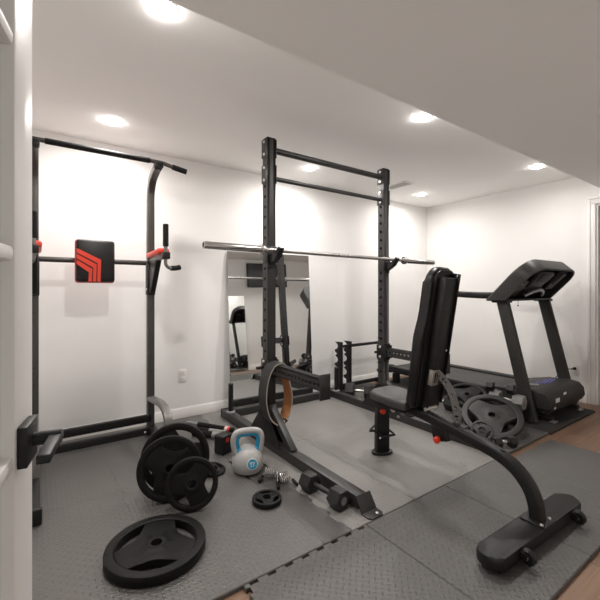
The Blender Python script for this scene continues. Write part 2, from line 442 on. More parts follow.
# ------------------------------------------------------------------ ceiling lights and vent
LN = ['recessed ceiling light near the beam, close to the open door', 'recessed ceiling light above the power tower chin-up bar', 'recessed ceiling light beside the beam, in front of the squat rack',
      'recessed ceiling light seen between the two rack crossbars', 'recessed ceiling light beside the beam, above the treadmill console', 'recessed ceiling light in the far corner by the ceiling vent']
LP = [(.446, 1.636), (.446, 2.945), (2.195, 1.64), (2.195, 2.965), (3.96, 1.65), (3.93, 2.97)]
proto = None
for (x, y), lb in zip(LP, LN):
    if proto is None:
        proto = thing('recessed_light', lb, 'ceiling light', (x, y, CEIL), 0, 'recessed ceiling lights')
        B('trim').lathe([(.050, -.0005), (.057, -.0005), (.057, -.003), (.053, -.004), (.050, -.004), (.050, -.0005)], T((x, y, CEIL)), 40).build('trim_ring', None, proto)
        B('lens').lathe([(.050, -.001), (.050, -.007), (.044, -.012), (.027, -.015), (0, -.016)], T((x, y, CEIL)), 32).build('lens', None, proto)
    else: dup(proto, T((x, y, CEIL)), lb)
t = thing('ceiling_vent', 'pale slotted ceiling vent near the far corner light', 'vent', (3.385, 2.87, CEIL))
w = B('trim')
for x in (-.075, .075): w.box((3.385+x, 2.87, CEIL-.004), (.022, .33, .007), bev=.002)
for y in (-.155, .155): w.box((3.385, 2.87+y, CEIL-.004), (.172, .022, .007), bev=.002)
w.build('frame', None, t)
w = B('vent'); w.box((3.385, 2.87, CEIL-.001), (.13, .29, .0016))
for k in range(7): w.box((3.385-.05+k*.0167, 2.87, CEIL-.0045), (.009, .288, .0035), Matrix.Rotation(.5, 3, 'Y'))
w.build('louvre', None, t)

for (x, y), dim in zip(LP, (1, 1, 1.1, 1, .55, .8)):       # two of the lamps run a little dimmer
    ld = bpy.data.lights.new('downlight', 'AREA'); ld.shape = 'DISK'; ld.size = .09; ld.energy = POWER*dim; ld.spread = A_(SPREAD); ld.color = WARM
    lo = bpy.data.objects.new('downlight', ld); C.objects.link(lo); lo.location = (x, y, CEIL-.0175)
# ------------------------------------------------------------------ outlets
def outlet(label, p, nrm):
    nrm = Vector(nrm); m = zto(nrm, p)
    t = thing('wall_outlet', label, 'outlet', m=m)
    w = B('plug'); w.box(m @ Vector((0, 0, .003)), (.072, .116, .006), m.to_3x3(), .0025); w.build('cover_plate', None, t)
    for s in (-1, 1):
        w = B('plug'); w.box(m @ Vector((0, s*.026, .0075)), (.036, .034, .003), m.to_3x3(), .001)
        w.use('dark')
        for dx in (-.007, .007): w.box(m @ Vector((dx, s*.026+.003, .0091)), (.0022, .009, .0006), m.to_3x3())
        w.build('socket', None, t)
    return t
outlet('white wall outlet on the back wall beside the power tower', (1.10, YB, .372), (0, -1, 0))
outlet('white wall outlet on the right wall with the black plug in it', (XR, 1.585, .30), (-1, 0, 0))
# ------------------------------------------------------------------ leaning mirror, second mirror, television
def mirror(label, x0, x1, y0, y1, H, s, yaw=0.0):
    """foot at y0, top at y1, facing direction s in y"""
    a = math.atan2(y1-y0, H); d = Vector((0, math.sin(a), math.cos(a))); n = Vector((0, s, 0)); n = (n - d*n.dot(d)).normalized(); x = d.cross(n)
    m = T(((x0+x1)/2, y0, .002)) @ Matrix.Rotation(yaw, 4, 'Z') @ fr(x, d, n, (0, 0, 0)); L = math.hypot(H, y1-y0)
    t = thing('leaning_mirror', label, 'mirror', m=m); W = x1-x0
    w = B('mirror_b'); w.box(m @ Vector((0, L/2, -.0045)), (W, L, .008), m.to_3x3(), .001); w.build('backing', None, t)
    w = B('mirror'); w.box(m @ Vector((0, L/2, .0008)), (W-.004, L-.004, .0012), m.to_3x3()); w.build('glass', None, t)
mirror('large frameless mirror leaning against the back wall behind the rack', 1.527, 2.49, 3.308, 3.396, 1.535, -1, A_(-2.0))
mirror('tall narrow mirror seen in reflection, leaning on the opposite wall', 2.70, 3.11, YF+.075, YF+.03, 1.42, 1)
t = thing('television', 'black flat television on the opposite wall, seen in the big mirror', 'television', (3.63, YF, 1.62))
B('plastic').box((3.63, YF+.045, 1.83), (.88, .035, .48), bev=.006).build('casing', None, t)
B('tv').box((3.63, YF+.0635, 1.832), (.85, .003, .45), bev=.001).build('screen', None, t)
B('black').box((3.63, YF+.0135, 1.83), (.25, .0285, .25)).build('wall_bracket', None, t)

# ------------------------------------------------------------------ power tower
TX0, TX1, TY = -.008, .76, 3.18
t = thing('power_tower', 'grey power tower with red and black backrest pad, standing by the back wall', 'exercise tower', (.38, 2.8, 0))
for x in (TX0, TX1):
    sg = 1 if x > .3 else -1
    pts = [(x, TY, .05), (x, TY, 1.0), (x, TY, 1.85)] + smooth([(x, TY, 1.88), (x, TY-.012, 1.95), (x, TY-.07, 2.03), (x, TY-.17, 2.075), (x, TY-.235, 2.09)], 5)
    w = B('tower'); w.bar(pts, .055, .055, up=(1, 0, 0), r=.01); w.use('dark')
    for z in (.5, .62, 1.0, 1.12, 1.24, 1.66): w.rod((x-.0277*1, TY, z), (x-.0283, TY, z), .006, 10); w.rod((x, TY-.0277, z), (x, TY-.0283, z), .006, 10)
    w.build('post', None, t)
    w = B('black'); w.box((x, TY-.24, 2.095), (.062, .06, .04), bev=.006); w.build('bar_clamp', None, t)
    w = B('black'); w.beam((x, 2.25, .045), (x, 3.21, .045), .058, .055, bev=.008); w.box((x, 2.255, .045), (.072, .03, .075), bev=.008)
    w.box((x, 2.28, .0095), (.07, .06, .018), bev=.004); w.box((x, 3.19, .0105), (.07, .06, .02), bev=.004); w.build('foot', None, t)
    w = B('tower_silver'); w.bar(smooth([(x, TY-.02, .285), (x, TY-.15, .30), (x, 2.86, .315), (x, 2.75, .30), (x, 2.69, .25), (x, 2.668, .17), (x, 2.66, .072)], 5), .036, .056, up=(1, 0, 0), r=.008)
    w.build('brace', None, t)
    # dip arm
    a = thing('x', '', '') if False else None
    arm = B('tower_silver'); arm.beam((x, TY, 1.385), (x, 2.74, 1.40), .035, .035, bev=.006); arm_o = arm.build('dip_arm', None, t)
    w = B('black'); w.prism([(TY-.02, 1.37), (TY-.26, 1.378), (TY-.075, 1.13), (TY-.02, 1.12)], x-.019, x+.019, fr((0, 1, 0), (0, 0, 1), (1, 0, 0), (0, 0, 0)), .003)
    w.box((x, TY, 1.25), (.063, .063, .27), bev=.006); w.use('bolt')
    for z in (1.16, 1.36): bolt_on(w, (x-.032, TY-.02, z), (-1, 0, 0)); bolt_on(w, (x, TY-.032, z), (0, -1, 0), .007)
    w.build('arm_gusset', None, t)
    w = B('redpad'); w.box((x, 2.97, 1.432), (.085, .36, .042), Matrix.Rotation(-.03, 3, 'X'), .016, 3); p = w.build('arm_pad', None, t)
    w = B('tower_silver'); w.box((x, 2.965, 1.408), (.05, .3, .008), bev=.002); w.build('pad_plate', None, p)
    w = B('black'); w.box((x, 2.745, 1.40), (.05, .06, .05), bev=.006); w.build('grip_bracket', None, arm_o)
    w = B('tower_silver'); w.tube(smooth([(x, 2.745, 1.50), (x, 2.745, 1.40), (x, 2.745, 1.345), (x+sg*.02, 2.75, 1.318), (x+sg*.05, 2.76, 1.312)], 5), .0125, 12); w.build('grip_rod', None, arm_o)
    w = B('foam'); w.rod((x, 2.745, 1.465), (x, 2.745, 1.625), .0195, 18, .004); w.build('vertical_grip', None, arm_o)
    w = B('foam'); w.tube([(x+sg*.04, 2.757, 1.312), (x+sg*.075, 2.767, 1.314), (x+sg*.11, 2.775, 1.322)], .0185, 14); w.build('lower_grip', None, arm_o)
w = B('tower'); w.rod((TX0-.02, TY-.01, 1.37), (TX1, TY-.01, 1.37), .019, 16); w.build('rear_crossbar', None, t)
w = B('black'); w.beam((TX0, TY-.01, .128), (TX1, TY-.01, .128), .035, .058); w.build('base_crossbar', None, t)
w = B('black'); w.beam((TX0, TY-.06, .045), (TX1, TY-.06, .045), .05, .05); w.use('bolt'); bolt_on(w, (TX1-.06, TY-.086, .045), (0, -1, 0)); w.build('floor_crossbar', None, t)
# chin-up bar with dropped ends
yb = TY-.24
w = B('tower'); w.tube(smooth([(TX0-.20, yb-.04, 2.065), (TX0-.1, yb-.01, 2.098), (TX0-.03, yb, 2.118), (TX0+.05, yb, 2.12), (.38, yb, 2.12), (TX1-.05, yb, 2.12), (TX1+.03, yb, 2.118), (TX1+.10, yb-.01, 2.10), (TX1+.2, yb-.03, 2.075)], 5), .0155, 14); cb = w.build('chin_up_bar', None, t)
w = B('foam'); w.rod((.05, yb, 2.12), (TX1-.06, yb, 2.12), .0195, 16, .003); w.build('bar_sleeve', None, cb)
for s, x in ((1, TX1), (-1, TX0)):
    w = B('foam'); w.rod((x+s*.10, yb-.01, 2.10), (x+s*.205, yb-.0315, 2.0735), .0205, 16, .003); w.build('end_grip', None, cb)
# backrest pad
PX, PZ, PY = .357, 1.362, 3.082
w = B('redpad'); w.box((PX, PY+.028, PZ), (.256, .05, .312), bev=.02, seg=3)
w.use('vinyl'); w.box((PX+.002, PY+.012, PZ+.002), (.248, .05, .304), bev=.018, seg=3)
w.use('redpad'); yf = PY-.0138
mp = fr((1, 0, 0), (0, 0, 1), (0, -1, 0), (PX, yf, PZ))
for k in range(3):                            # three chevron stripes running off the left and lower edges
    o_ = k*.040; i_ = o_+.031
    a0, a1 = .088-o_, .088-i_
    x0, x1 = .034-o_*.70, .034-i_*.70
    poly = [(-.120, a0), (x0, a0-.075+o_*.15), (x0-.004, -.146), (x1-.004, -.146), (x1, a1-.075+i_*.15), (-.120, a1)]
    w.prism(poly[::-1], 0, .0012, mp)
w.build('backrest_pad', None, t)
w = B('black'); w.box((PX, TY-.025, PZ), (.10, .03, .12), bev=.004); w.build('pad_bracket', None, t)

# ------------------------------------------------------------------ squat rack
RX = (1.421, 2.650); RY = 2.42; S = .070
t = thing('squat_rack', 'black squat rack with two uprights and pull-up crossbars', 'rack', (2.02, 2.42, 0))
def holed_box(mb, x, y, z0, z1, s, pitch, r, faces, first):
    cells = []; z = z0
    while first+pitch*len([c for c in cells if c[2]])+pitch/2 < z1:
        k = len([c for c in cells if c[2]]); a = first+pitch*k-pitch/2
        if a > z: cells.append((z, a, 0))
        cells.append((a, a+pitch, r)); z = a+pitch
    if z < z1: cells.append((z, z1, 0))
    h = s/2
    spec = {'-x': fr((0, -1, 0), (0, 0, 1), (-1, 0, 0), (x-h, y, 0)), '+x': fr((0, 1, 0), (0, 0, 1), (1, 0, 0), (x+h, y, 0)),
            '-y': fr((1, 0, 0), (0, 0, 1), (0, -1, 0), (x, y-h, 0)), '+y': fr((-1, 0, 0), (0, 0, 1), (0, 1, 0), (x, y+h, 0))}
    for k, m in spec.items():
        mb.holed(m, s, cells if k in faces else [(z0, z1, 0)], .005, 16)
    for z in (z0, z1):
        mb.face([mb.b.verts.new((x+a*h, y+c*h, z)) for a, c in ((-1, -1), (1, -1), (1, 1), (-1, 1))])
UP = []
for x in RX:
    w = B('rack'); holed_box(w, x, RY, .068, 2.270, S, .076, .0125, ('-x', '+x'), .40)
    u = w.build('upright', None, t); UP.append(u)
    w = B('black'); w.box((x, RY, 2.273), (S+.002, S+.002, .008), bev=.003); w.build('end_cap', None, u)
    # wrap-round brackets of the two crossbars
    for zc in (2.200, 2.01):
        w = B('rack')
        for sx in (-1, 1): w.box((x+sx*(S/2+.0035), RY, zc), (.0065, S+.012, .135), bev=.0015)
        w.box((x, RY+S/2+.003, zc), (S+.012, .006, .135), bev=.001); w.use('bolt')
        for dz in (-.045, .045):
            for sx in (-1, 1): bolt_on(w, (x+sx*(S/2+.0062), RY, zc+dz), (sx, 0, 0), .011, .009)
        w.build('crossbar_bracket', None, u)
    # foot
    w = B('rack'); w.beam((x, 1.445, .034), (x, 3.215, .034), .074, .068, bev=.004)
    f = w.build('foot', None, t)
    w = B('rack'); w.beam((x, 1.444, .076), (x, 1.396, .004), .104, .008, up=(0, -1, 0), bev=.0015)
    w.prism([(-.052, 1.402), (.052, 1.402), (.052, 1.352), (.036, 1.335), (-.036, 1.335), (-.052, 1.352)][::-1], .0005, .0075, T((x, 0, 0)), .0015); w.use('bolt'); bolt_on(w, (x+.02, 1.36, .0075), (0, 0, 1), .008, .003)
    w.build('end_plate', None, f)
    w = B('black'); w.beam((x, 3.215, .036), (x, 3.226, .036), .078, .072); w.build('foot_cap', None, f)
    # gusset plates and brace
    w = B('black')
    for sx in (-1, 1):
        w.prism([(2.20, .0), (2.66, .0), (2.58, .10), (2.46, .235), (2.385, .235), (2.27, .10)], x+sx*.039-.003, x+sx*.039+.003, fr((0, 1, 0), (0, 0, 1), (1, 0, 0), (0, 0, .05)))
    w.box((x, 2.385-.006, .15), (.084, .006, .2), bev=.002)
    w.build('gusset', None, t)
    w = B('rack'); w.beam((x, 2.39, .30), (x, 2.10, .06), .05, .05, up=(1, 0, 0)); w.build('brace', None, t)
    # storage peg at the back of the foot
    py = 3.09
    w = B('black'); w.rod((x, py, .068), (x, py, .325), .022, 20, .004); p = w.build('storage_peg', None, t)
    w = B('silver'); w.lathe([(.024, .068), (.038, .068), (.038, .078), (.024, .084)], T((x, py, 0)), 24); w.build('collar', None, p)
# crossbars
for z, r in ((2.198, .0235), (1.988, .0165)):
    w = B('rack'); w.rod((RX[0]+S/2, RY, z), (RX[1]-S/2, RY, z), r, 20); w.build('pull_up_bar', None, t)
w = B('rack'); w.beam((RX[0]+.037, 3.16, .036), (RX[1]-.037, 3.16, .036), .06, .066)
w.use('bolt')
for x in (RX[0]+.06, RX[1]-.06): bolt_on(w, (x, 3.129, .036), (0, -1, 0))
w.build('rear_crossmember', None, t)
# spotter arms
for x in RX:
    w = B('rack'); y0, y1, z0, z1 = RY-S/2-.004, 1.765, .548, .618
    L = y0-y1; n = 15; p = L/n
    for sx in (-1, 1):
        w.holed(fr((0, 0, sx), (0, -1, 0), (sx, 0, 0), (x+sx*.030, y0, (z0+z1)/2)), z1-z0, [(k*p, (k+1)*p, .011) for k in range(n)], .005, 16)
    w.box((x, (y0+y1)/2, z1-.0025), (.060, L, .005)); w.box((x, (y0+y1)/2, z0+.0025), (.060, L, .005))
    w.box((x, y1-.004, .572), (.078, .010, .155), bev=.003)
    sa = w.build('spotter_arm', None, t)
    w = B('black')
    for sx in (-1, 1): w.box((x+sx*(S/2+.005), RY-.01, .585), (.008, .11, .12), bev=.002)
    w.box((x, RY-S/2-.005, .585), (.086, .008, .15), bev=.002); w.use('bolt')
    for dy, dz in ((.0, .045), (.0, -.045)): bolt_on(w, (x-.0445, RY+dy, .585+dz), (-1, 0, 0), .012, .01)
    w.use('black'); w.rod((x-.044, RY+.01, .585), (x-.10, RY+.01, .585), .011, 14)
    w.build('arm_bracket', None, sa)
    w = B('foam'); w.box((x, (y0+y1)/2, z1+.003), (.054, L-.06, .006), bev=.002); w.build('top_liner', None, sa)
# J-hooks
BZ = (1.434, 1.4215)
for x, z in zip(RX, BZ):
    w = B('rack'); yf = RY-S/2
    w.box((x, yf-.005, z-.035), (.068, .009, .155), bev=.003)
    for sx in (-1, 1): w.box((x+sx*.039, yf+.025, z-.02), (.007, .07, .12), bev=.002)
    hk = [(yf-.004, z-.015), (yf-.085, z-.017), (yf-.125, z+.028), (yf-.142, z+.018), (yf-.10, z-.045), (yf-.06, z-.062), (yf-.004, z-.10)]
    w.use('black'); w.prism(hk, x-.024, x+.024, fr((0, 1, 0), (0, 0, 1), (1, 0, 0), (0, 0, 0)), .004)
    w.build('bar_hook', None, t)

# ------------------------------------------------------------------ barbell
pl, pr_ = Vector((.880, 2.328, 1.4445)), Vector((3.225, 2.295, 1.4255))
d = (pr_-pl).normalized(); L = (pr_-pl).length; m = zto(d, pl)
t = thing('barbell', 'unloaded steel barbell resting on the hooks of the squat rack', 'barbell', m=m)
w = B('knurl'); w.lathe([(0, .40), (.0145, .40), (.0145, L-.40), (0, L-.40)], m, 20); sh = w.build('shaft', None, t)
for a, b_ in ((.52, .535), (L/2-.06, L/2-.045), (L/2+.045, L/2+.06), (L-.535, L-.52)):
    w = B('chrome'); w.lathe([(.0146, a), (.0149, a+.001), (.0149, b_-.001), (.0146, b_)], m, 20); w.build('knurl_ring', None, sh)
for s in (0, 1):
    mm = m if s == 0 else m @ T((0, 0, L)) @ Matrix.Rotation(PI, 4, 'X')
    w = B('chrome'); w.lathe([(0, .004), (.017, .004), (.017, 0), (.0225, 0), (.025, .003), (.025, .405), (.0245, .406), (.0245, .410), (.034, .412), (.0355, .416), (.0355, .434), (.034, .438), (.024, .440), (.021, .456), (.0145, .458)], mm, 28)
    sl = w.build('sleeve', None, t)
    w = B('dark'); w.lathe([(0, .0035), (.016, .0035)], mm, 20); w.build('end_recess', None, sl)

# ------------------------------------------------------------------ leather belt hanging on the spotter arm
bx, by = RX[0]-.008, 2.305
outer = smooth([(bx+.03, by, .6335), (bx-.01, by, .6335), (bx-.055, by, .61), (bx-.095, by, .53), (bx-.112, by, .42), (bx-.105, by, .34), (bx-.08, by, .265), (bx-.035, by, .215), (bx+.012, by, .197), (bx+.055, by, .212)], 5)
tail = smooth([(bx+.03, by, .6335), (bx+.058, by, .60), (bx+.075, by, .53), (bx+.105, by, .43), (bx+.115, by, .35), (bx+.10, by, .265), (bx+.078, by, .215)], 5)
t = thing('lifting_belt', 'black and tan leather lifting belt draped over the left spotter arm', 'belt', (bx, by, .18))
def strap(pts, sgn, skew):
    w = MB(); th = .009; n = len(pts)
    def off(p, i, nrm, q, y):
        return p+nrm*q+Vector((0, y+skew*(i/n), 0))
    rows = []
    for i, p in enumerate(pts):
        tg = (pts[min(i+1, n-1)]-pts[max(i-1, 0)]).normalized(); nrm = Vector((-tg.z, 0, tg.x))*sgn
        hw = .054*min(1, .55+ (n-1-i)/n*6)
        rows.append([w.b.verts.new(off(p, i, nrm, q, y*hw)) for q, y in ((th/2, -1), (th/2, 1), (-th/2, 1), (-th/2, -1))])
    for A, Bb in zip(rows, rows[1:]):
        w.use('leather_o'); w.face((A[0], A[1], Bb[1], Bb[0])); w.use('leather_i'); w.face((A[2], A[3], Bb[3], Bb[2]))
        w.use('piping'); w.face((A[1], A[2], Bb[2], Bb[1])); w.face((A[3], A[0], Bb[0], Bb[3]))
    w.use('leather_o'); w.face(rows[-1]); w.face(rows[0][::-1])
    return w
strap(outer, -1, .0).build('strap', None, t, sharp=50)
strap(tail, 1, .03).build('tongue', None, t, sharp=50)
w = B('black')
for yy in (-.022, .022): w.box((bx+.062, by+yy, .203), (.03, .010, .012), Matrix.Rotation(-.5, 3, 'Y'), .002)
w.box((bx+.05, by, .199), (.008, .06, .012), bev=.002); w.box((bx+.075, by, .211), (.008, .06, .012), bev=.002); w.build('buckle', None, t)

# ------------------------------------------------------------------ weight plates
def plate_mesh(R, th, m_, name='weight_plate', win=True, hub=.36, ri=.50, ro=.80, half=36, hole=.0255):
    w = B(m_); n = 120
    def rb(a):
        best = ro*R*.998
        for k in range(3):
            p = (a-(PI/2+k*2*PI/3)+PI) % (2*PI)-PI; hw = math.radians(half)
            if abs(p) < hw and win: best = R*(ro-(ro-ri)*max(0, 1-(abs(p)/hw)**2)**.8) if abs(p) < hw*.999 else best
        return min(best, ro*R*.998)
    def inwin(a):
        return win and any(abs((a-(PI/2+k*2*PI/3)+PI) % (2*PI)-PI) < math.radians(half)-1e-6 for k in range(3))
    hr = max(hole+.012, hub*R*.55)
    fs = [(lambda a: hole, th*.44), (lambda a: hr, th*.44), (lambda a: hr+.003, th*.40), (lambda a: hr+(rb(a)-hr)*.45, th*.38),
          (lambda a: rb(a)-.004, th*.38), (lambda a: rb(a), th*.34), (lambda a: ro*R, th*.41), (lambda a: ro*R+.006, th*.5), (lambda a: R-.008, th*.5), (lambda a: R-.002, th*.44), (lambda a: R, th*.36)]
    grid = {}
    for j, (rf, h) in enumerate(fs):
        for i in range(n):
            a = 2*PI*i/n; r = rf(a)
            for s in (0, 1): grid[i, j, s] = w.b.verts.new((r*math.cos(a), r*math.sin(a), (h if s else -h)))
    J = len(fs)
    for i in range(n):
        k = (i+1) % n; am = 2*PI*(i+.5)/n
        for j in range(J-1):
            if j == 5 and inwin(am): continue
            w.face((grid[i, j, 1], grid[i, j+1, 1], grid[k, j+1, 1], grid[k, j, 1])); w.face((grid[i, j, 0], grid[k, j, 0], grid[k, j+1, 0], grid[i, j+1, 0]))
        w.face((grid[i, J-1, 0], grid[k, J-1, 0], grid[k, J-1, 1], grid[i, J-1, 1])); w.face((grid[i, 0, 1], grid[k, 0, 1], grid[k, 0, 0], grid[i, 0, 0]))
        if inwin(am):
            for j in (5, 6): w.face((grid[i, j, 0], grid[k, j, 0], grid[k, j, 1], grid[i, j, 1]))
            for q, e in ((i, -1), (k, 1)):
                if not inwin(2*PI*(i+e+.5)/n): w.face((grid[q, 5, 0], grid[q, 6, 0], grid[q, 6, 1], grid[q, 5, 1]))
    # raised ribs along the rim like moulded lettering pads
    return w
def plate(label, R, th, m_, mtx, win=True, **kw):
    t = thing('weight_plate', label, 'weight plate', m=mtx, group='tri-grip weight plates')
    o = plate_mesh(R, th, m_, win=win, **kw).build('disc', None, t, sharp=30, world=False)
    w = B('black'); hr = kw.get('hole', .0255); h = th*.46
    w.lathe([(hr-.0005, -h), (hr+.004, -h), (hr+.004, h), (hr-.0005, h), (hr-.0005, -h)], None, 32); w.build('hub_ring', None, t, world=False)
    return t
def tilt(c, nrm, spin=0.0):
    return zto(nrm, c) @ Matrix.Rotation(spin, 4, 'Z')
def stand(x, y, R, th, az, lean, spin):
    """plate on edge at floor point (x, y): its face looks towards azimuth az, leaning back by lean"""
    n = Vector((math.cos(az)*math.cos(lean), math.sin(az)*math.cos(lean), math.sin(lean)))
    up = Vector((0, 0, 1)); e = (up-n*up.dot(n)).normalized()
    c = Vector((x, y, 0)); zmin = R*e.z+abs(n.z)*th*.5
    c = Vector((x, y, 0))+Vector((e.x, e.y, 0))*R; c.z = zmin+.0005
    return tilt(c, n, spin)
A = math.radians
plate('biggest black weight plate lying flat on the mat in front', .210, .045, 'rubber', tilt((.437, 1.722, .0235), (0, 0, 1), A(40)))
plate('largest weight plate standing on edge, rear of the group of three', .190, .036, 'rubber', stand(.655, 2.165, .190, .036, A(-107), A(8), A(-32)), half=32, ri=.50)
plate('medium black weight plate between the largest and smallest standing plates', .172, .034, 'rubber', stand(.600, 2.083, .172, .034, A(-107), A(9), A(-12)), half=32, ri=.50)
plate('smallest upright black weight plate, at the front of the group of three', .134, .032, 'rubber', stand(.668, 1.928, .134, .032, A(-108), A(9), A(25)), half=31, ri=.48)
plate('very small plate lying behind the three standing plates, near the kettlebell', .075, .022, 'rubber', tilt((.925, 2.27, .018), (.12, -.15, 1), A(10)), ri=.5)
plate('small black weight plate lying alone beside the spring collars', .080, .028, 'rubber', tilt((1.034, 1.785, .0145), (0, 0, 1), A(-20)), ri=.46)
plate('big worn grey plate leaning on dumbbells beside the treadmill', .226, .042, 'rubber_g', stand(2.890, 1.522, .208, .042, A(-150), A(59), A(-5)))
plate('black plate lying behind the big worn grey plate', .170, .036, 'rubber', T((0, 0, .112)) @ stand(3.105, 1.865, .165, .034, A(-150), A(68), A(20)))
plate('little plate propped against the face of the big worn grey plate', .080, .022, 'rubber_g', stand(2.775, 1.545, .080, .022, A(-150), A(42), A(0)), ri=.48)

# ------------------------------------------------------------------ kettlebell
kc = Vector((1.112, 2.165, 0)); view = math.atan2(-kc.y, -kc.x)+A(8)
m = T(kc) @ Matrix.Rotation(view+PI/2, 4, 'Z')        # local -y looks at the viewer
t = thing('kettlebell', 'grey and teal kettlebell standing on the mat', 'kettlebell', m=m)
w = B('kettle'); w.lathe([(0, 0), (.072, 0), (.084, .006), (.096, .032), (.100, .06), (.097, .085), (.086, .112), (.068, .137), (.042, .155), (0, .161)], m, 40); bd = w.build('body', None, t)
hp = [(-.070, 0, .105), (-.084, 0, .155), (-.088, 0, .20), (-.078, 0, .236), (-.048, 0, .252), (0, 0, .255), (.048, 0, .252), (.078, 0, .236), (.088, 0, .20), (.084, 0, .155), (.070, 0, .105)]
w = B('kettle'); w.tube([m @ p for p in smooth(hp, 5)], .0205, 16); w.build('handle', None, t)
hi = [(-.052, 0, .125), (-.068, 0, .16), (-.072, 0, .198), (-.064, 0, .222), (-.042, 0, .235), (0, 0, .238), (.042, 0, .235), (.064, 0, .222), (.072, 0, .198), (.068, 0, .16), (.052, 0, .125)]
w = B('teal'); w.tube([m @ p for p in smooth(hi, 5)], .0175, 16); w.build('grip_insert', None, t)
for sx in (-1, 1):
    w = B('teal'); w.ball(m @ Vector((sx*.050, -.014, .126)), .024, (.9, .9, 1.15), 10); w.build('grip_foot', None, t)
em = m @ fr((1, 0, 0), Vector((0, .25, 1)).normalized(), Vector((0, -1, .25)).normalized(), (.016, -.0965, .080))
w = B('white'); w.lathe([(0, -.006), (.033, -.006), (.033, .002), (0, .0022)], em, 32); w.use('teal'); w.lathe([(0, .0021), (.029, .0021), (.029, .0036), (0, .0038)], em, 32)
w.use('white')
for x_, y_, sx, sy, r_ in ((-.010, .004, .005, .018, .3), (-.004, .010, .014, .004, .2), (.009, .006, .005, .016, -.4), (.006, -.008, .013, .004, .5), (-.008, -.012, .010, .004, -.3)):
    w.box(em @ Vector((x_, y_, .0040)), (sx, sy, .0012), (em.to_3x3() @ Matrix.Rotation(r_, 3, 'Z')))
w.build('emblem', None, bd)
w = B('dark'); w.lathe([(0, -.0002), (.078, -.0002), (.084, .003), (.086, .010), (.0842, .0105)], m, 40); w.build('base_pad', None, t)

# ------------------------------------------------------------------ spring collars
def spring_collar(label, c, rz):
    m = T(c) @ Matrix.Rotation(rz, 4, 'Z')
    t = thing('spring_collar', label, 'collar', m=m, group='spring collars')
    n = 110; turns = 5; pts = []
    for i in range(n+1):
        a = 2*PI*turns*i/n
        pts.append(m @ Vector((-.030+.060*i/n, .028*math.cos(a), .031+.028*math.sin(a))))
    w = B('chrome'); w.tube(pts, .0032, 8)
    ends = []
    for i, sx in ((0, -1), (n, 1)):
        p = m.inverted() @ pts[i]; q = Vector((p.x+sx*.012, p.y-.03, .022)); e = Vector((p.x+sx*.028, p.y-.10, .011))
        p2 = Vector((p.x, p.y+.001, p.z)); ends.append((q, e))
        w.tube([m @ p2, m @ (p2.lerp(q, .5)+Vector((0, 0, .004))), m @ q, m @ e], .0032, 8)
    w.build('coil', None, t)
    for q, e in ends:
        g = q.lerp(e, .25); w = B('foam'); w.rod(m @ g, m @ (e+(e-q)*.05), .0095, 12, .003); w.build('grip', None, t)
spring_collar('spring collar lying nearer the kettlebell', (1.185, 2.00, 0), A(-40))
spring_collar('spring collar lying nearer the hex dumbbell by the rack foot', (1.222, 1.905, 0), A(-15))

# ------------------------------------------------------------------ dumbbells
def dumbbell(label, p0, p1, hd, m_='hexr', hl=None, roll=0.0, handle='chrome'):
    """hex dumbbell with head centres p0, p1 (head height hd across flats)"""
    p0, p1 = Vector(p0), Vector(p1); d = (p1-p0); L = d.length; dn_ = d.normalized(); hl = hl or hd*.8
    m = zto(dn_, (p0+p1)/2)
    t = thing('dumbbell', label, 'dumbbell', m=m, group='hex dumbbells')
    R = hd/2/math.cos(PI/6)
    hexp = [(R*math.cos(PI/6*0+PI/3*k+roll), R*math.sin(PI/3*k+roll)) for k in range(6)]
    for s in (-1, 1):
        w = B(m_); mm = m @ T((0, 0, s*L/2)); w.prism(hexp, -hl/2, hl/2, mm, hd*.09, 2)
        h = w.build('head', None, t)
        w = B('hexg'); f = mm @ T((0, 0, s*hl/2)) @ (Matrix.Identity(4) if s > 0 else Matrix.Rotation(PI, 4, 'X'))
        w.lathe([(0, .0006), (hd*.2, .0006), (hd*.22, .0002), (hd*.22, -.001)], f, 20); w.build('end_disc', None, h)
    w = B(handle); a = L/2-hl/2
    w.lathe([(.013, -a-.002), (.0125, -a+.006), (.0135, -a*.6), (.0155, 0), (.0135, a*.6), (.0125, a-.006), (.013, a+.002)], m, 16); w.build('handle', None, t)
    return t
h = .098
dumbbell('black hex dumbbell lying along the left rack foot', (1.294, 1.745, h/2), (1.318, 1.520, h/2), h, 'hexr', .082, handle='hexr')
h = .145
dumbbell('hex dumbbell with bright handle beside the right rack foot', (2.785, 3.02, h/2), (2.91, 2.86, h/2), h, 'hexr', .095)
